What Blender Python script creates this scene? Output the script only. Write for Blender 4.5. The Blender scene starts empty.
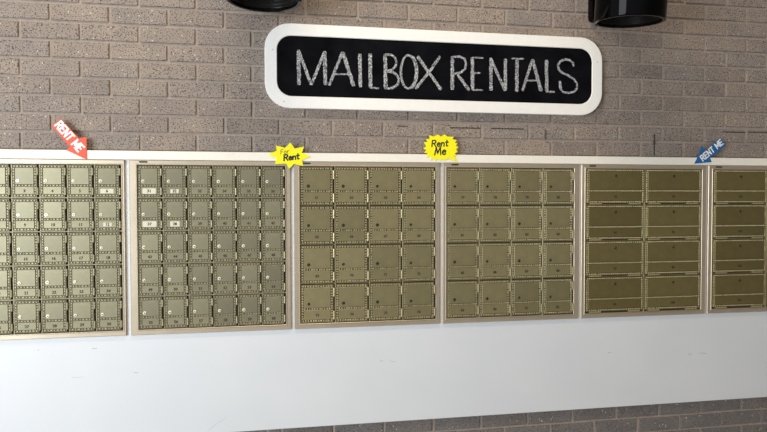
import bpy, math, random
from mathutils import Matrix, Vector
random.seed(7)
scene = bpy.context.scene
COL = scene.collection
ZO = 1.55            # height of the top of the white board above the floor
H = 0.0677           # brick course
HW = 0.10357         # half a brick length

# ------------------------------------------------------------------ camera
YAW, PIT, ROL = 0.166782, -0.025399, -0.0017509
CAM = Vector((0.954433, -2.320724, -0.190361 + ZO))
FPX = 580.0
fw = Vector((math.sin(YAW)*math.cos(PIT), math.cos(YAW)*math.cos(PIT), math.sin(PIT)))
r0 = Vector((math.cos(YAW), -math.sin(YAW), 0)); u0 = r0.cross(fw)
RT = r0*math.cos(ROL) + u0*math.sin(ROL)
UP = -r0*math.sin(ROL) + u0*math.cos(ROL)
cd = bpy.data.cameras.new('camera'); cam = bpy.data.objects.new('camera', cd); COL.objects.link(cam)
cd.sensor_fit = 'HORIZONTAL'; cd.sensor_width = 36; cd.lens = 36*FPX/767
cam.matrix_world = Matrix(((RT.x, UP.x, -fw.x, CAM.x), (RT.y, UP.y, -fw.y, CAM.y), (RT.z, UP.z, -fw.z, CAM.z), (0, 0, 0, 1)))
scene.camera = cam

def on_wall(px, py, Y=0.0):
    """point of the plane y=Y that the survey photo shows at px,py"""
    d = fw + RT*((px-383.5)/FPX) + UP*((216-py)/FPX)
    t = (Y-CAM.y)/d.y
    return CAM + d*t

# ------------------------------------------------------------------ helpers
class MB:
    def __init__(s): s.v = []; s.f = []; s.m = []
    def face(s, pts, m=0):
        n = len(s.v); s.v += [tuple(p) for p in pts]; s.f.append(tuple(range(n, n+len(pts)))); s.m.append(m)
    def slab(s, x0, x1, z0, z1, yb, yf, c=0.001, m=0, jit=0.0, back=False):
        """box seen from -y: back at yb, front at yf (yf<yb), chamfer c on the front edges"""
        n = len(s.v); j = lambda: random.uniform(-jit, jit)
        q = [(x0+j(), z0+j()), (x1+j(), z0+j()), (x1+j(), z1+j()), (x0+j(), z1+j())]
        sg = [(1, 1), (-1, 1), (-1, -1), (1, -1)]
        s.v += [(x, yb, z) for x, z in q] + [(x, yf+c, z) for x, z in q]
        s.v += [(x+a*c, yf, z+b*c) for (x, z), (a, b) in zip(q, sg)]
        for k in range(4):
            l = (k+1) % 4
            s.f.append((n+k, n+l, n+4+l, n+4+k)); s.m.append(m)
            s.f.append((n+4+k, n+4+l, n+8+l, n+8+k)); s.m.append(m)
        s.f.append((n+8, n+9, n+10, n+11)); s.m.append(m)
        if back: s.f.append((n+3, n+2, n+1, n)); s.m.append(m)
    def ring(s, o, i, yb, yf, c=0.001, m=0):
        """rectangular frame o=(x0,x1,z0,z1), opening i"""
        def lp(r, y, d): return [(r[0]+d, y, r[2]+d), (r[1]-d, y, r[2]+d), (r[1]-d, y, r[3]-d), (r[0]+d, y, r[3]-d)]
        L = [lp(o, yb, 0), lp(o, yf+c, 0), lp(o, yf, c), lp(i, yf, -c), lp(i, yf+c, 0), lp(i, yb, 0)]
        n = len(s.v)
        for l in L: s.v += l
        for a in range(len(L)-1):
            for k in range(4):
                l = (k+1) % 4
                s.f.append((n+a*4+k, n+a*4+l, n+a*4+4+l, n+a*4+4+k)); s.m.append(m)
    def disc(s, cx, cz, r, yb, yf, c=0.0008, n=14, m=0):
        L = []
        for rr, y in ((r, yb), (r, yf+c), (r-c, yf)):
            L.append(len(s.v)); s.v += [(cx+rr*math.cos(t*2*math.pi/n), y, cz+rr*math.sin(t*2*math.pi/n)) for t in range(n)]
        for a in range(2):
            for k in range(n):
                l = (k+1) % n; s.f.append((L[a]+k, L[a]+l, L[a+1]+l, L[a+1]+k)); s.m.append(m)
        s.f.append(tuple(range(L[2], L[2]+n))); s.m.append(m)
    def rod(s, a, b, r, n=8, m=0):
        a = Vector(a); b = Vector(b); d = (b-a).normalized()
        u = d.orthogonal().normalized(); w = d.cross(u)
        k0 = len(s.v)
        for p in (a, b): s.v += [tuple(p+u*(r*math.cos(t*2*math.pi/n))+w*(r*math.sin(t*2*math.pi/n))) for t in range(n)]
        for k in range(n):
            l = (k+1) % n; s.f.append((k0+k, k0+l, k0+n+l, k0+n+k)); s.m.append(m)
        s.f.append(tuple(range(k0+n-1, k0-1, -1))); s.m.append(m); s.f.append(tuple(range(k0+n, k0+2*n))); s.m.append(m)
    def poly(s, pts, yb, yf, m=0):
        """flat cut-out from an outline of (x,z)"""
        n = len(s.v); k = len(pts)
        s.v += [(x, yb, z) for x, z in pts] + [(x, yf, z) for x, z in pts]
        s.f.append(tuple(range(n+k, n+2*k))); s.m.append(m)
        s.f.append(tuple(range(n+k-1, n-1, -1))); s.m.append(m)
        for a in range(k):
            b = (a+1) % k; s.f.append((n+a, n+b, n+k+b, n+k+a)); s.m.append(m)
    def loops(s, L, m=0, cap=True):
        """skin between successive outlines with the same number of points"""
        n = len(s.v); k = len(L[0])
        for l in L: s.v += [tuple(p) for p in l]
        for a in range(len(L)-1):
            for i in range(k):
                j = (i+1) % k; s.f.append((n+a*k+i, n+a*k+j, n+a*k+k+j, n+a*k+k+i)); s.m.append(m)
        if cap: s.f.append(tuple(range(n+(len(L)-1)*k, n+len(L)*k))); s.m.append(m)
    def mesh(s, name, mats, smooth=False):
        me = bpy.data.meshes.new(name); me.from_pydata(s.v, [], s.f)
        for m in (mats if isinstance(mats, (list, tuple)) else [mats]): me.materials.append(m)
        me.polygons.foreach_set('material_index', s.m)
        if smooth: me.polygons.foreach_set('use_smooth', [True]*len(s.f))
        import bmesh
        bm = bmesh.new(); bm.from_mesh(me)
        bmesh.ops.recalc_face_normals(bm, faces=bm.faces); bm.to_mesh(me); bm.free()
        me.update(); return me

def obj(name, me, parent=None, loc=(0, 0, 0), label=None):
    o = bpy.data.objects.new(name, me); COL.objects.link(o); o.location = loc
    if parent: o.parent = parent
    if label: o['label'] = label
    return o
def tag(o, label, cat, group=None):
    o['label'] = label; o['category'] = cat
    if group: o['group'] = group
    return o
def thing(name, label, cat, loc, group=None):
    o = bpy.data.objects.new(name, None); COL.objects.link(o); o.location = loc; o.empty_display_size = .05
    return tag(o, label, cat, group)
def struct(name, me, loc=(0, 0, 0)):
    o = obj(name, me, None, loc); o['kind'] = 'structure'; return o

# ------------------------------------------------------------------ materials
def new_mat(name):
    m = bpy.data.materials.new(name); m.use_nodes = True
    nt = m.node_tree; return m, nt, nt.nodes['Principled BSDF']
def N(nt, t, **kw):
    n = nt.nodes.new(t)
    for k, v in kw.items():
        if k in n.inputs: n.inputs[k].default_value = v
        else: setattr(n, k, v)
    return n
def ramp(nt, fac, stops):
    r = nt.nodes.new('ShaderNodeValToRGB'); e = r.color_ramp.elements
    while len(e) > 1: e.remove(e[-1])
    e[0].position = stops[0][0]; e[0].color = (*stops[0][1], 1)
    for p, c in stops[1:]:
        x = e.new(p); x.color = (*c, 1)
    nt.links.new(fac, r.inputs['Fac']); return r
def mix(nt, fac, a, b, mode='MIX'):
    n = nt.nodes.new('ShaderNodeMix'); n.data_type = 'RGBA'; n.blend_type = mode
    for sck, v in ((n.inputs[0], fac), (n.inputs[6], a), (n.inputs[7], b)):
        if hasattr(v, 'is_linked') or hasattr(v, 'node'): nt.links.new(v, sck)
        elif isinstance(v, (int, float)): sck.default_value = v
        else: sck.default_value = (*v, 1)
    return n.outputs[2]
def coords(nt, scale=None):
    t = nt.nodes.new('ShaderNodeTexCoord'); return t.outputs['Object']
def noise(nt, vec, scale, detail=2, rough=.5):
    n = N(nt, 'ShaderNodeTexNoise', Scale=scale, Detail=detail, Roughness=rough)
    nt.links.new(vec, n.inputs['Vector']); return n.outputs['Fac']
def bump(nt, h, bs, strength=.3, dist=.002):
    b = N(nt, 'ShaderNodeBump', Strength=strength, Distance=dist)
    nt.links.new(h, b.inputs['Height']); nt.links.new(b.outputs['Normal'], bs.inputs['Normal'])

def plain(name, c, rough=.5, metal=0.0, var=.06, vs=40, bmp=0.0, spec=.5):
    m, nt, bs = new_mat(name); v = coords(nt)
    n = noise(nt, v, vs, 3)
    lo = tuple(x*(1-var) for x in c); hi = tuple(min(1, x*(1+var)) for x in c)
    r = ramp(nt, n, [(.3, lo), (.7, hi)]); nt.links.new(r.outputs[0], bs.inputs['Base Color'])
    bs.inputs['Roughness'].default_value = rough; bs.inputs['Metallic'].default_value = metal
    bs.inputs['Specular IOR Level'].default_value = spec
    if bmp: bump(nt, noise(nt, v, vs*6, 2), bs, bmp, .001)
    return m

def brick_mat(name, tint):
    m, nt, bs = new_mat(name); v = coords(nt)
    g = nt.nodes.new('ShaderNodeNewGeometry')
    base = ramp(nt, g.outputs['Random Per Island'], [(0, (.270, .224, .194)), (.35, (.315, .262, .224)), (.6, (.288, .250, .224)), (.85, (.335, .277, .230)), (1, (.308, .262, .226))])
    lg = ramp(nt, noise(nt, v, 9, 3), [(.3, (.86, .86, .88)), (.7, (1.08, 1.06, 1.04))])
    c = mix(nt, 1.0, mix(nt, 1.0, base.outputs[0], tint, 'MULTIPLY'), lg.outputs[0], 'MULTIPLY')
    n1 = noise(nt, v, 190, 2, .6)
    dk = ramp(nt, n1, [(.39, (1, 1, 1)), (.46, (0, 0, 0))])
    c = mix(nt, dk.outputs[0], c, (.075, .06, .055))
    n2 = N(nt, 'ShaderNodeTexVoronoi', Scale=130.0); nt.links.new(v, n2.inputs['Vector'])
    sel = ramp(nt, n2.outputs['Color'], [(.86, (0, 0, 0)), (.92, (1, 1, 1))])
    near = ramp(nt, n2.outputs['Distance'], [(.24, (1, 1, 1)), (.36, (0, 0, 0))])
    lt = mix(nt, 1.0, sel.outputs[0], near.outputs[0], 'MULTIPLY')
    c = mix(nt, lt, c, (.66, .60, .55))
    nt.links.new(c, bs.inputs['Base Color'])
    bs.inputs['Roughness'].default_value = .85
    bump(nt, n1, bs, .55, .003)
    return m
def chalk_mat():
    m, nt, bs = new_mat('chalk_stroke'); v = coords(nt)
    n = noise(nt, v, 260, 3, .7)
    r = ramp(nt, n, [(.40, (.02, .02, .023)), (.52, (.30, .31, .33)), (.66, (.80, .81, .83))])
    nt.links.new(r.outputs[0], bs.inputs['Base Color']); bs.inputs['Roughness'].default_value = .95
    return m
def brass_mat(name, c, metal, rough, dull=.12):
    m, nt, bs = new_mat(name); v = coords(nt)
    oi = nt.nodes.new('ShaderNodeObjectInfo')
    lo = tuple(x*(1-dull) for x in c); hi = tuple(x*(1+dull) for x in c)
    r = ramp(nt, oi.outputs['Random'], [(0, lo), (1, hi)])
    n = ramp(nt, noise(nt, v, 22, 4, .6), [(.3, (.88, .89, .9)), (.7, (1.08, 1.06, 1.03))])
    c2 = mix(nt, 1.0, r.outputs[0], n.outputs[0], 'MULTIPLY')
    nt.links.new(c2, bs.inputs['Base Color'])
    bs.inputs['Metallic'].default_value = metal; bs.inputs['Roughness'].default_value = rough
    bump(nt, noise(nt, v, 300, 2), bs, .08, .0006)
    return m
def white_panel_mat():
    m, nt, bs = new_mat('white_painted_panel'); v = coords(nt)
    r = ramp(nt, noise(nt, v, 3, 3), [(.3, (.695, .725, .77)), (.7, (.735, .76, .80))])
    nt.links.new(r.outputs[0], bs.inputs['Base Color']); bs.inputs['Roughness'].default_value = .45
    bump(nt, noise(nt, v, 60, 3), bs, .05, .001)
    return m

BRICK = brick_mat('speckled_brick', (1, 1, 1)); BRICK_SHADE = brick_mat('shaded_brick', (.62, .68, .76))  # second one: same brick below the board, dim cool light put into its tint
MORTAR = plain('mortar', (.345, .288, .243), .95, var=.12, vs=90, bmp=.3)
DARKJ = plain('open_joint', (.05, .042, .04), .95)
PANEL = white_panel_mat()
TRIM = plain('white_trim_paint', (.90, .86, .77), .4, var=.02)
BOARDW = plain('sign_frame_paint', (.90, .89, .87), .45, var=.02)
BLACK = plain('chalkboard', (.005, .005, .0065), .8, var=.4, vs=12, spec=.02)
CHALK = chalk_mat()
MARK = plain('pencil_mark', (.46, .48, .51), .9)
FLANGE = plain('satin_flange', (.53, .455, .345), .40, .65, var=.06, vs=15)
CAVITY = plain('dark_gap', (.05, .043, .022), .7, .1)
BRASS_L = brass_mat('daylit_brass', (.245, .228, .15), .55, .44)  # same brass on the left, pale daylight reflection put into its colour
BRASS_M = brass_mat('aged_brass', (.285, .25, .135), .55, .40)
BRASS_R = brass_mat('shaded_brass', (.195, .160, .066), .55, .42)  # same brass on the right, weaker light put into its darker colour
BEAD_L = plain('beading_left', (.36, .33, .21), .45, .5)
BEAD_M = plain('beading_brass', (.48, .42, .25), .4, .5)
BEAD_R = plain('beading_right', (.46, .39, .21), .38, .5)
GROOVE = plain('dark_groove', (.065, .053, .024), .7, .2)
LOCK_LIT = plain('glinting_lock', (.92, .86, .70), .3, .25)  # locks of the left units, bright reflection put into the colour
LOCK_DIM = plain('shaded_lock', (.07, .055, .03), .35, .6)  # same locks without the reflection, dimness put into the colour
GROOVEL = plain('dark_groove_left', (.135, .12, .072), .6, .3)
KEYH = plain('keyhole_black', (.012, .011, .01), .6)
INK = plain('number_ink', (.035, .03, .025), .7)
CARD = plain('paper_card', (.68, .655, .53), .8)
YEL = plain('yellow_card', (.97, .90, .004), .55, var=.02)
RED = plain('red_card', (.72, .085, .035), .5, var=.05)
BLUE = plain('blue_card', (.006, .13, .37), .5, var=.05)
WHITEINK = plain('white_ink', (.88, .88, .88), .6, var=.01)
BLKINK = plain('black_ink', (.012, .012, .012), .6)
GLOSS = plain('gloss_black', (.001, .001, .0012), .05, 0, var=.1, spec=.075)
BAFFLE = plain('baffle_black', (.016, .015, .014), .22, 0, spec=.7)
LENS = plain('lamp_lens', (.03, .035, .035), .08, 0)
FLOORM = plain('concrete_floor', (.40, .39, .37), .8, var=.1, vs=4)

# ------------------------------------------------------------------ setting: brick wall
XL, XR = -0.95, 4.25
def wall():
    b = MB()
    b.slab(XL, XR, 0, ZO+1.25, .15, .006, 0, 1, back=True)
    g = .0052
    for k in range(-23, 19):
        if -15 <= k <= -2: continue                     # behind the white board
        z0, z1 = ZO+k*H+g, ZO+(k+1)*H-g
        if z0 < .002: z0 = .002
        if z1 - z0 < .01 or z1 > ZO+1.25: continue
        j = -10 + (k % 2)
        while j*HW < XR:
            x0, x1 = j*HW+g, (j+2)*HW-g
            x0 += random.uniform(-.0012, .0012); x1 += random.uniform(-.0012, .0012)
            dz = random.uniform(-.001, .001)
            cx0, cx1 = max(x0, XL+.002), min(x1, XR-.002)
            if cx1-cx0 > .02:
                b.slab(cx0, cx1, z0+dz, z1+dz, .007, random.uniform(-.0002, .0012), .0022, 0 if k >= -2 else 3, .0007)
            j += 2
    def crack(xa, ya, xb, yb, w):
        p, q = on_wall(xa, ya), on_wall(xb, yb)
        if abs(q.x-p.x) > abs(q.z-p.z): b.slab(p.x, q.x, p.z-w, p.z+w, .004, -.0008, .0004, 2)
        else: b.slab(p.x-w, p.x+w, q.z, p.z, .004, -.0014, .0004, 2)
    crack(450, 127.6, 480, 127.6, .0020); crack(491, 128.4, 524, 128.4, .0024)
    crack(723, 131.9, 745, 131.9, .0026); crack(748.5, 132.1, 768, 132.1, .0026)
    crack(654.4, 134, 654.4, 155.3, .0022); crack(545.7, 130, 545.7, 139, .0018)
    crack(397, 126, 408, 126, .0016)
    return struct('wall_back', b.mesh('wall_back', [BRICK, MORTAR, DARKJ, BRICK_SHADE]))
wall()
f = MB(); f.slab(XL-2, XR+2, -.08, 0, .15, -5.0, 0, 0, back=True)
struct('floor', f.mesh('floor', [FLOORM]))

# white painted board behind the mailboxes, header strip on top of it
YB = -.012                       # front of the board
ZB = ZO-1.091
b = MB(); b.slab(XL, XR, ZB, ZO-.0005, 0, YB, .002, 0, back=True)
def mark(pts, w):
    for (xa, ya), (xb, yb) in zip(pts, pts[1:]):
        p, q = on_wall(xa, ya, YB-.0002), on_wall(xb, yb, YB-.0002)
        d = (q-p).normalized(); n = Vector((-d.z, 0, d.x))*w
        b.face([p-n, q-n, q+n, p+n], 1)
mark([(208, 431), (216, 424), (226, 418)], .0006)
mark([(134, 372.3), (138, 372.8)], .0013); mark([(38, 349.4), (38.6, 350.4)], .0016)
mark([(72, 377.6), (84, 377)], .0006); mark([(92, 348.5), (97, 348.3)], .0012)
mark([(380, 360.6), (383, 361)], .001); mark([(390, 361), (396, 362)], .0008)
mark([(608, 352.5), (611, 352.8)], .0012); mark([(688, 354.2), (692, 354)], .0014); mark([(700, 353), (706, 353.4)], .0013)
pb = obj('mounting_board', b.mesh('mounting_board', [PANEL, MARK]))
tag(pb, 'long white painted board on the brick wall behind all the brass mailboxes', 'board')
b = MB(); b.slab(XL, XR, ZO-.033, ZO, YB+.0005, -.022, .0015, 0, back=True)
struct('trim_1', b.mesh('trim_1', [TRIM]))

# ------------------------------------------------------------------ text
_tc = {}
def text_mesh(body, size, mat, bold=0.0, shear=0.0, sx=1.0, ext=.0003, spacing=1.0, line=.8):
    key = (body, size, mat.name, bold, shear, sx)
    if key in _tc: return _tc[key]
    c = bpy.data.curves.new('lettering', 'FONT'); c.body = body; c.size = size; c.align_x = 'CENTER'; c.align_y = 'CENTER'
    c.offset = bold*size; c.shear = shear; c.extrude = ext; c.space_character = spacing; c.space_line = line; c.resolution_u = 3
    o = bpy.data.objects.new('lettering_source', c); COL.objects.link(o)
    dg = bpy.context.evaluated_depsgraph_get(); dg.update()
    me = bpy.data.meshes.new_from_object(o.evaluated_get(dg))
    bpy.data.objects.remove(o); bpy.data.curves.remove(c)
    for v in me.vertices:
        x, y, z = v.co; v.co = (x*sx, -z, y)
    me.materials.clear(); me.materials.append(mat); me.name = 'lettering'
    _tc[key] = me; return me

GLYPH = {   # pen strokes in a box one unit high; width first
 'R': (.62, [[(0, 0), (0, 1), (.40, 1), (.56, .88), (.56, .64), (.40, .52), (0, .50)], [(.28, .50), (.62, 0)]]),
 'E': (.52, [[(.52, 1), (0, 1), (0, 0), (.52, 0)], [(0, .52), (.44, .52)]]),
 'N': (.60, [[(0, 0), (0, 1), (.60, 0), (.60, 1)]]),
 'T': (.60, [[(0, 1), (.60, 1)], [(.30, 1), (.30, 0)]]),
 'M': (.78, [[(0, 0), (0, 1), (.39, .25), (.78, 1), (.78, 0)]]),
 'm': (.86, [[(0, 0), (.16, 1), (.38, .2), (.72, 1), (.84, 0)]]),     # slanting capital M of the hand-lettered card
 'F': (.5, [[(.5, 1), (0, 1), (0, 0)], [(0, .52), (.4, .52)]]),
 'o': (.46, [[(.23, .60), (.40, .52), (.46, .30), (.38, .06), (.22, 0), (.06, .08), (0, .30), (.08, .52), (.23, .60)]]),
 'r': (.34, [[(0, 0), (0, .60)], [(0, .36), (.14, .57), (.34, .58)]]),
 'e': (.46, [[(.02, .32), (.44, .34), (.42, .50), (.25, .60), (.08, .52), (0, .30), (.08, .07), (.24, 0), (.44, .10)]]),
 'n': (.44, [[(0, 0), (0, .60)], [(0, .42), (.16, .58), (.34, .56), (.42, .42), (.44, 0)]]),
 't': (.40, [[(.18, .92), (.16, .14), (.24, 0), (.38, .05)], [(0, .62), (.40, .64)]]),
 ' ': (.22, [])}
def pen_letters(text, size, wid, mat, slant=0.0, sx=1.0, gap=.2):
    """one flat mesh per letter, centred on the origin"""
    tot = sum(GLYPH[c][0]+gap for c in text)-gap; x = -tot/2; out = []
    for c in text:
        gw, st = GLYPH[c]; b = MB()
        for n, pl in enumerate(st):
            P = [Vector(((x+px)*sx*size+(pz-.5)*slant*size, 0, (pz-.5)*size)) for px, pz in pl]
            for k, (p, q) in enumerate(zip(P, P[1:])):
                d = (q-p).normalized(); m = Vector((-d.z, 0, d.x))*wid/2; e = d*wid*.42
                y = -.00015-.00002*(n*8+k)
                b.face([(v.x, y, v.z) for v in (p-e-m, q+e-m, q+e+m, p-e+m)])
        if st: out.append(b.mesh('letter', [mat]))
        x += gw+gap
    return out

# ------------------------------------------------------------------ mailbox doors
YD = YB-.0025       # back of a door
def bead_line(b, a0, a1, fix, horiz, y, m, pitch=.0098, w=.0054):
    n = max(2, int((a1-a0)/pitch)); p = (a1-a0)/n
    for i in range(n):
        a, c = random.uniform(.08, .34), random.uniform(.08, .34)
        s0, s1 = a0+i*p+p*a, a0+(i+1)*p-p*c
        if horiz: b.slab(s0, s1, fix-w/2, fix+w/2, y, y-.0024, .0009, m)
        else: b.slab(fix-w/2, fix+w/2, s0, s1, y, y-.0024, .0009, m)
def door_mesh(w, h, zd, lw, mats):
    """w,h size with origin at lower left; zd height of the dividing bead; lw width of the beaded border"""
    b = MB(); yf = YD-.006
    b.slab(0, w, 0, h, YD, yf, .0012, 2)                       # slab, darker in the grooves
    b.ring((0, w, 0, h), (.0022, w-.0022, .0022, h-.0022), yf+.001, yf-.0018, .0006, 0)   # outer lip
    c = .0022+lw/2
    bead_line(b, .003, w-.003, c, True, yf, 1); bead_line(b, .003, w-.003, h-c, True, yf, 1)
    bead_line(b, c+lw/2, h-c-lw/2, c, False, yf, 1); bead_line(b, c+lw/2, h-c-lw/2, w-c, False, yf, 1)
    bead_line(b, c+lw/2, w-c-lw/2, zd, True, yf, 1)
    i = .0022+lw+.0008
    b.slab(i, w-i, zd+lw/2+.0004, h-i, yf+.001, yf-.0022, .0012, 0)    # upper panel
    b.slab(i, w-i, i, zd-lw/2-.0004, yf+.001, yf-.0022, .0012, 0)      # lower panel
    return b.mesh('door', mats)
YP = YD-.006-.0022   # front of the door panels
def lock_mesh(mat, r, ang):
    b = MB(); b.disc(0, 0, r, YP+.001, YP-.0022, .0012, 14, 0)
    b.disc(0, 0, r*.55, YP-.002, YP-.0034, .0006, 10, 0)
    ca, sa = math.cos(ang), math.sin(ang)
    p = [(-r*.20, -r*.5), (r*.20, -r*.5), (r*.20, r*.5), (-r*.20, r*.5)]
    b.poly([(x*ca-z*sa, x*sa+z*ca) for x, z in p], YP-.003, YP-.0037, 1)
    return b.mesh('lock', [mat, KEYH])
def hinge_mesh(mat, ln, horiz, r=.0034):
    b = MB(); y = YD-.0078
    k = 3
    for i in range(k):
        a, c = -ln/2+ln*i/k+.0004, -ln/2+ln*(i+1)/k-.0004
        if horiz: b.rod((a, y, 0), (c, y, 0), r, 8)
        else: b.rod((0, y, a), (0, y, c), r, 8)
    if horiz: b.slab(-ln/2, ln/2, .0, .005, YD+.001, YD-.006, .0005)
    else: b.slab(-.005, 0, -ln/2, ln/2, YD+.001, YD-.006, .0005)
    return b.mesh('hinge', [mat])
def card_mesh(w, h):
    b = MB(); b.slab(-w/2, w/2, -h/2, h/2, YP+.0005, YP-.0006, .0002, 0); return b.mesh('number_card', [CARD])
def smudge_mesh(w, h):
    b = MB(); b.slab(-w/2, w/2, -h/2, h/2, YP+.0005, YP-.0003, .0002, 0); return b.mesh('number_recess', [BEAD_M])

def unit(X0, X1, gx0, gx1, cols, rows, first, kind, mats, label, locks, cards={}):
    Z0, Z1 = ZO-.694, ZO-.0345
    gz0, gz1 = ZO-.6735, ZO-.0525
    base = Vector((X0, YB, Z0))
    t = thing('mailbox_unit', label, 'mailboxes', base, 'brass mailbox units')
    L = lambda x, z: (x-X0, z-Z0)
    # flange
    b = MB(); ox, oz = L(X1, Z1); ix0, iz0 = L(gx0, gz0); ix1, iz1 = L(gx1, gz1)
    b.ring((0, ox, 0, oz), (ix0, ix1, iz0, iz1), 0, -.009, .002)
    b.ring((ix0-.005, ix1+.005, iz0-.005, iz1+.005), (ix0, ix1, iz0, iz1), -.005, -.0108, .0015)
    obj('flange', b.mesh('flange', [FLANGE]), t)
    b = MB(); b.slab(ix0-.001, ix1+.001, iz0-.001, iz1+.001, 0, -.0012, 0)
    pc, pr = (gx1-gx0)/cols, (gz1-gz0)/rows
    obj('backing', b.mesh('backing', [CAVITY]), t)
    b = MB()
    for r in range(1, rows):
        z = iz0+r*pr
        if kind == 'small': b.slab(ix0, ix1, z-.0006, z+.0034, -.001, -.0092, .0012)
        elif kind == 'medium': b.slab(ix0, ix1, z+.0022, z+.0034, -.001, -.0085, .0005)
        else: b.slab(ix0, ix1, z+.0012, z+.0032, -.001, -.0065, .0006)
    for c in range(1, cols):
        x = ix0+c*pc
        b.slab(x-.0014 if kind == 'large' else x-.0010, x+.0022, iz0, iz1, -.001, -.0075, .0008)
    obj('door_frame', b.mesh('door_frame', [mats[1]]), t)
    b = MB(); b.slab(.036, .066, oz-.0095, oz-.0035, -.007, -.0096, .0004)
    obj('lock_slot', b.mesh('lock_slot', [KEYH]), t, label='black slot in the top left of the flange')
    if kind == 'large': dx0, dx1, dz0, dz1 = .0035, pc-.0045, .0075, pr-.0005
    else: dx0, dx1, dz0, dz1 = .0028, pc-.0078, .0040, pr-.0030
    w, h = dx1-dx0, dz1-dz0
    zd = h*.36; lw = .0070
    dm = door_mesh(w, h, zd, lw, mats)
    lockms = [lock_mesh(m, r, a) for m, r in locks for a in (0, .5, 1.2)]
    hl = w*.20 if kind == 'large' else h*.23
    hm = hinge_mesh(BEAD_M if kind != 'small' else BEAD_L, hl, kind == 'large')
    up = (zd+h)/2
    for r in range(rows):
        for c in range(cols):
            x, z = ix0+c*pc+dx0, iz1-(r+1)*pr+dz0
            d = obj('door', dm, t, (x, 0, z))
            d.location.y = -YB*0 + (0-YB)          # door meshes are modelled in wall depth
            d.rotation_euler = (random.uniform(-.004, .004), 0, random.uniform(-.006, .006))
            lk = lockms[random.randrange(len(lockms))]
            lp = (w*.5, h*.80) if kind == 'large' else (w*.235, zd+lw/2+h*.115)
            obj('lock', lk, d, (lp[0], 0, lp[1]))
            if kind == 'large':
                obj('hinge', hm, d, (w*.16, 0, -.003)); obj('hinge', hm, d, (w*.84, 0, -.003))
            else:
                obj('hinge', hm, d, (w+.0030, 0, h*.80)); obj('hinge', hm, d, (w+.0030, 0, h*.18))
            nz = zd*.52
            yy = 0.0
            if (r, c) in cards:
                cw, ch = cards[(r, c)]
                obj('number_card', card_mesh(cw, ch), d, (w*.5, 0, nz), 'pale paper card over the number'); yy = -.0005
            num = text_mesh(str(first+r*cols+c), .0145, INK, .03)
            obj('number', num, d, (w*.5, YP-.0004+yy, nz))
    return t

ML = [BRASS_L, BEAD_L, GROOVEL]; MM = [BRASS_M, BEAD_M, GROOVE]; MR = [BRASS_R, BEAD_R, GROOVE]
SM = [(LOCK_LIT, .0066), (LOCK_LIT, .0060)]; SD = [(LOCK_DIM, .0064), (LOCK_DIM, .0055)]
unit(-.232, .361, -.215, .349, 6, 5, 1, 'small', ML, 'brass bank of small mailbox doors at the far left, under the red arrow', SM,
     {(0, 5): (.046, .017), (1, 5): (.03, .014)})
unit(.377, .973, .405, .953, 6, 5, 31, 'small', ML, 'brass bank of thirty small mailbox doors with white cards in its upper left corner', SM,
     {(0, 0): (.048, .021), (0, 1): (.030, .015), (1, 0): (.050, .022), (1, 1): (.034, .020)})
unit(.9855, 1.576, 1.009, 1.558, 4, 4, 61, 'medium', MM, 'brass bank of sixteen doors between the two yellow starburst signs', SD)
unit(1.588, 2.187, 1.604, 2.164, 4, 4, 77, 'medium', MM, 'brass bank of sixteen doors to the right of the Rent Me starburst', SD)
unit(2.198, 2.793, 2.217, 2.771, 2, 4, 93, 'large', MR, 'brass bank of eight wide parcel doors, wholly in view, left of the blue arrow tip', [(LOCK_DIM, .0060)])
unit(2.804, 3.40, 2.826, 3.38, 2, 4, 101, 'large', MR, 'brass bank of wide doors at the far right, right of the blue arrow tip', [(LOCK_DIM, .0060)])

# ------------------------------------------------------------------ chalkboard sign
def rrect(x0, x1, z0, z1, r, y, n=8):
    P = []
    for cx, cz, a in ((x1-r, z1-r, 0), (x0+r, z1-r, 90), (x0+r, z0+r, 180), (x1-r, z0+r, 270)):
        for i in range(n+1):
            t = math.radians(a+90*i/n); P.append((cx+r*math.cos(t), y, cz+r*math.sin(t)))
    return P
SX0, SX1, SZ0, SZ1 = .877, 2.290, .174, .502
YS = -.020
sc = thing('chalkboard_sign', 'long chalkboard in a white rounded frame reading MAILBOX RENTALS, on the brick wall', 'sign', (0, 0, ZO))
b = MB(); fwid = .047
b.loops([rrect(SX0, SX1, SZ0, SZ1, .098, 0), rrect(SX0, SX1, SZ0, SZ1, .098, YS+.0015), rrect(SX0+.0015, SX1-.0015, SZ0+.0015, SZ1-.0015, .0965, YS),
         rrect(SX0+fwid-.002, SX1-fwid+.002, SZ0+fwid-.002, SZ1-fwid+.002, .058, YS), rrect(SX0+fwid, SX1-fwid, SZ0+fwid, SZ1-fwid, .056, YS+.003)], cap=False)
for px, py in ((272.5, 49.5), (284, 101.5), (597.6, 62)):
    p = on_wall(px, py, YS); b.disc(p.x, p.z-ZO, .0028, YS+.001, YS-.0008, .0004, 8, 1)
obj('frame', b.mesh('frame', [BOARDW, MARK]), sc)
b = MB(); b.poly([(x, z) for x, y, z in rrect(SX0+fwid-.001, SX1-fwid+.001, SZ0+fwid-.001, SZ1-fwid+.001, .057, 0)], 0, YS+.003)
obj('writing_surface', b.mesh('writing_surface', [BLACK]), sc)
YC = YS+.003
ch = [MB()]; cnt = [0]
def letter():
    obj('chalk_letter', ch[0].mesh('chalk_letter', [CHALK]), sc); ch[0] = MB()
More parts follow.
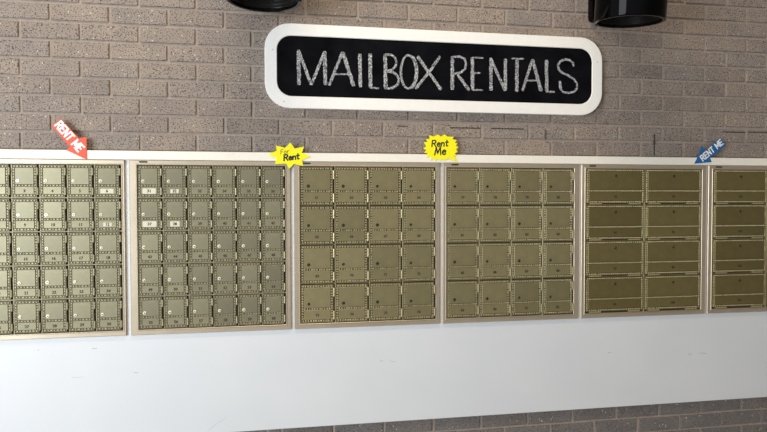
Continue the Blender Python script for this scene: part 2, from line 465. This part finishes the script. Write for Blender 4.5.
def stroke(pts, wpx):
    """chalk line through photo-surveyed points, ragged edges"""
    P = [on_wall(x, y, YC) for x, y in pts]
    Q = []
    for a, c in zip(P, P[1:]):
        n = max(1, int((c-a).length/.006))
        Q += [a.lerp(c, i/n) for i in range(n)]
    Q.append(P[-1]); w = wpx*.0021
    cnt[0] += 1; y = YC-.0002-.00004*cnt[0]
    Lf, Rg = [], []
    for i, q in enumerate(Q):
        d = (Q[min(i+1, len(Q)-1)]-Q[max(i-1, 0)]).normalized(); n = Vector((-d.z, 0, d.x))
        wl, wr = w*random.uniform(.78, 1.12), w*random.uniform(.78, 1.12)
        if i in (0, len(Q)-1): wl *= .7; wr *= .7
        Lf.append(q+n*wl); Rg.append(q-n*wr)
    for i in range(len(Q)-1):
        ch[0].face([(p.x, y, p.z-ZO) for p in (Lf[i], Lf[i+1], Rg[i+1], Rg[i])])
A = lambda *p: [(255+x/4.32, 15+z/4.32) for x, z in p]
B = lambda *p: [(380+x/4.8, 25+z/4.8) for x, z in p]
C = lambda *p: [(490+x/4.8, 30+z/4.8) for x, z in p]
def arc(cx, cz, rx, rz, a0, a1, n=14): return [(cx+rx*math.cos(math.radians(a0+(a1-a0)*i/n)), cz+rz*math.sin(math.radians(a0+(a1-a0)*i/n))) for i in range(n+1)]
S, T = 3.6, 2.4
stroke(A((188, 152), (190, 302)), S); stroke(A((186, 150), (243, 302)), 3.0); stroke(A((243, 302), (300, 160)), 2.8); stroke(A((301, 156), (304, 302)), S); letter()   # M
stroke(A((320, 305), (378, 160)), 2.8); stroke(A((378, 160), (427, 308)), S); stroke(A((342, 256), (406, 256)), 1.5); letter()   # A
stroke(A((453, 168), (455, 312)), S); letter()   # I
stroke(A((497, 166), (499, 314)), S); stroke(A((497, 314), (535, 317)), 1.8); letter()   # L
stroke(B((24, 140), (27, 306)), S); stroke(B((24, 142), (55, 143), (72, 155), (79, 175), (74, 198), (58, 215), (32, 222)), 2.2)
stroke(B((32, 222), (62, 227), (83, 242), (91, 262), (84, 286), (60, 302), (24, 306)), 2.2); letter()   # B
stroke(B(*arc(136, 225, 36, 80, 0, 360, 26)), 2.2); stroke(B(*arc(138, 225, 38, 80, -70, 80, 12)), 3.2); letter()   # O
stroke(B((180, 150), (234, 228), (293, 311)), 3.2); stroke(B((288, 150), (234, 228), (170, 307)), 2.8); letter()   # X
stroke(B((347, 152), (347, 311)), S); stroke(B((347, 153), (382, 152), (405, 163), (413, 185), (408, 210), (388, 228), (352, 236)), 2.2)
stroke(B((372, 236), (428, 315)), 3.0); letter()   # R
stroke(B((443, 155), (444, 311)), S); stroke(B((443, 156), (496, 159)), 1.6); stroke(B((443, 231), (482, 230)), 1.6); stroke(B((443, 311), (494, 313)), 1.8); letter()   # E
stroke(B((532, 158), (532, 315)), S); stroke(C((4, 140), (72, 292)), 3.0); stroke(C((73, 138), (73, 292)), S); letter()   # N
stroke(C((103, 138), (162, 138)), 1.7); stroke(C((129, 138), (128, 297)), S); letter()   # T
stroke(C((155, 293), (203, 142)), 2.8); stroke(C((203, 142), (245, 294)), S); stroke(C((176, 243), (230, 243)), 1.6); letter()   # A
stroke(C((270, 144), (272, 298)), S); stroke(C((270, 297), (311, 297)), 1.9); letter()   # L
stroke(C((400, 175), (397, 158), (382, 145), (360, 141), (338, 149), (325, 168), (329, 190), (347, 206), (375, 219), (402, 236), (417, 258)), 2.2)
stroke(C((417, 256), (417, 280), (403, 296), (375, 303), (350, 298), (336, 280), (333, 250)), 2.2); stroke(C((335, 245), (338, 285)), 3.0)  # S
letter()

# ------------------------------------------------------------------ rental stickers
YK = -.0222
def cutout(pts, px0, py0, s, y0=YK, th=.0022):
    P = [on_wall(px0+x/s, py0+z/s, y0) for x, z in pts]
    return P
def sticker(name, label, cat, pts, px0, py0, s, mat, group):
    P = cutout(pts, px0, py0, s); c = sum(P, Vector())/len(P)
    o = thing(name, label, cat, (c.x, YK, c.z), group)
    b = MB(); b.poly([(p.x-c.x, p.z-c.z) for p in P], 0, -.0022)
    obj('card', b.mesh('card', [mat]), o)
    def write(body, x, z, size, wid, rot, mat, **kw):
        p = on_wall(px0+x/s, py0+z/s, YK)
        for me in pen_letters(body, size, wid, mat, **kw):
            k = obj('letter', me, o, (p.x-c.x, -.0023, p.z-c.z))
            k.rotation_euler = (0, -math.radians(rot), 0)
    return write
w = sticker('starburst_sign', 'yellow eight-pointed starburst card reading For Rent, above the small-door mailboxes', 'sign',
    [(218, 152), (256, 203), (337, 186), (318, 240), (395, 272), (320, 302), (328, 353), (250, 335), (208, 378), (182, 332), (86, 337), (100, 288), (25, 252), (102, 222), (92, 176), (172, 198)], 265, 125, 8.63, YEL, 'yellow starburst signs')
w('For', 172, 229, .017, .0020, 8, INK, slant=.15, gap=.28); w('Rent', 230, 276, .0215, .0056, 7, BLKINK, slant=.15, sx=1.08)
pts = []
import itertools
tips = [(165, 88), (235, 83), (298, 80), (378, 103), (400, 128), (412, 160), (417, 188), (408, 225), (410, 255)]
outer = [(168, 88), (202, 100), (238, 82), (266, 100), (300, 80), (318, 100), (377, 102), (366, 124), (402, 130), (386, 153), (408, 158), (394, 180), (418, 190), (396, 210), (410, 232), (385, 246), (404, 262), (380, 266),
         (410, 320), (330, 288), (300, 304), (282, 292), (262, 306), (242, 292), (218, 308), (208, 288), (178, 300), (178, 275), (142, 272), (150, 245), (120, 238), (142, 218), (112, 200), (140, 186), (118, 150), (150, 145), (135, 122), (168, 122)]
w = sticker('starburst_sign', 'yellow many-pointed starburst card with a tail, reading Rent Me, on the trim', 'sign', outer, 410, 125, 8.63, YEL, 'yellow starburst signs')
w('Rent', 259, 158, .0245, .0052, 3, BLKINK, slant=.15, sx=1.06, gap=.22); w('me', 261, 224, .030, .0056, 3, BLKINK, slant=.12, sx=1.0)
w = sticker('arrow_sign', 'red cut-out arrow reading RENT ME, pointing down right to the left mailboxes', 'sign',
    [(303, 358), (152, 287), (180, 268), (48, 112), (72, 98), (112, 60), (250, 208), (258, 200), (300, 196)], 45, 110, 7.2, RED, 'arrow signs')
w('RENT ME', 179, 191, .0275, .0062, -50.5, WHITEINK, sx=.80, gap=.28)
w = sticker('arrow_sign', 'blue cut-out arrow reading RENT ME, pointing down left at the wide doors', 'sign',
    [(88, 323), (135, 232), (160, 150), (186, 205), (336, 74), (386, 152), (237, 268), (252, 308)], 685, 130, 9.6, BLUE, 'arrow signs')
w('RENT ME', 252, 194, .0245, .0056, 38, WHITEINK, sx=.92, gap=.28)

# ------------------------------------------------------------------ wall lamps
def lathe(prof, n=48):
    b = MB(); L = []
    for r, z in prof: L.append([(r*math.cos(2*math.pi*i/n), r*math.sin(2*math.pi*i/n), z) for i in range(n)])
    b.loops(L, cap=False); return b
def lamp(px, py, Y, R, tilt, label, plate_x, plate_z):
    c = on_wall(px, py, Y)
    t = thing('wall_lamp', label, 'lamp', (c.x, 0, c.z), 'black cylinder lamps')
    rot = (math.radians(tilt), 0, 0)
    hh = .34
    def lp(name, b, mat, smooth=True):
        me = b.mesh(name, [mat], smooth)
        o = obj(name, me, t, (0, Y, 0)); o.rotation_euler = rot
        m = o.modifiers.new('edges', 'EDGE_SPLIT'); m.split_angle = math.radians(35); return o
    b = lathe([(R*.90, .012), (R*.90, .0), (R*.985, .0), (R, .004), (R, hh-.02), (R*.96, hh), (0.001, hh)])
    lp('housing', b, GLOSS)
    prof = [(R*.90, .002)]
    r = R*.90; z = .004
    for i in range(5):
        prof += [(r, z+.010), (r-R*.055, z+.011)]; r -= R*.055; z += .010
    b = lathe(prof); lp('baffle', b, BAFFLE)
    b = lathe([(r+.002, z), (r*.9, z-.006), (r*.5, z-.014), (.001, z-.017)]); lp('lens', b, LENS)
    # plate on the wall and short arm
    hw = c.x-plate_x
    b = MB(); b.loops([rrect(-hw, hw, plate_z, plate_z+.34, .02, 0, 5), rrect(-hw, hw, plate_z, plate_z+.34, .02, -.028, 5), rrect(-hw+.004, hw-.004, plate_z+.004, plate_z+.336, .017, -.032, 5)])
    obj('wall_plate', b.mesh('wall_plate', [GLOSS]), t)
    b = MB(); b.slab(-.03, .03, .16, .24, -.03, Y+R*.9, .004); obj('arm', b.mesh('arm', [GLOSS]), t)
lamp(263.8, .2, -.205, .134, 0, 'black cylinder wall lamp above the left end of the chalkboard', on_wall(263.8, .2, -.205).x-.085, .06)
lamp(629.3, 22.0, -.27, .128, 6.0, 'black cylinder wall lamp above the right end of the chalkboard, its side in view', on_wall(588, 20).x, on_wall(588, 22.6).z-on_wall(629.3, 22.0, -.27).z)

# ------------------------------------------------------------------ light
w = bpy.data.worlds.new('world'); scene.world = w; w.use_nodes = True
nt = w.node_tree; bg = nt.nodes['Background']
tc = nt.nodes.new('ShaderNodeTexCoord'); sx = nt.nodes.new('ShaderNodeSeparateXYZ'); nt.links.new(tc.outputs['Generated'], sx.inputs[0])
mr = N(nt, 'ShaderNodeMapRange'); mr.inputs[1].default_value = -1; mr.inputs[2].default_value = 1; nt.links.new(sx.outputs[0], mr.inputs[0])
hx = ramp(nt, mr.outputs[0], [(.0, (1.0, 1.02, 1.06)), (.45, (.74, .75, .77)), (.72, (.30, .275, .24)), (1, (.18, .16, .13))])
mz = N(nt, 'ShaderNodeMapRange'); mz.inputs[1].default_value = -.3; mz.inputs[2].default_value = 1; nt.links.new(sx.outputs[2], mz.inputs[0])
vz = ramp(nt, mz.outputs[0], [(0, (1, 1.02, 1.06)), (.3, (1, 1, 1)), (.55, (.62, .55, .46)), (1, (.42, .35, .27))])
nt.links.new(mix(nt, 1.0, hx.outputs[0], vz.outputs[0], 'MULTIPLY'), bg.inputs['Color']); bg.inputs['Strength'].default_value = .85
def area(name, loc, target, size, power, col):
    l = bpy.data.lights.new(name, 'AREA'); l.shape = 'RECTANGLE'; l.size, l.size_y = size; l.energy = power; l.color = col
    o = bpy.data.objects.new(name, l); COL.objects.link(o); o.location = loc
    o.rotation_euler = (Vector(target)-Vector(loc)).to_track_quat('-Z', 'Y').to_euler(); return o
area('shopfront_daylight', (-2.3, -3.2, 1.4), (.4, 0, 1.15), (2.2, 2.0), 150, (.90, .96, 1.0))
area('ceiling_light', (1.0, -1.25, 3.9), (.9, 0, 1.4), (1.6, .3), 42, (1.0, .84, .62))
scene.view_settings.view_transform = 'Standard'
scene.view_settings.look = 'None'
scene.view_settings.exposure = 0.14
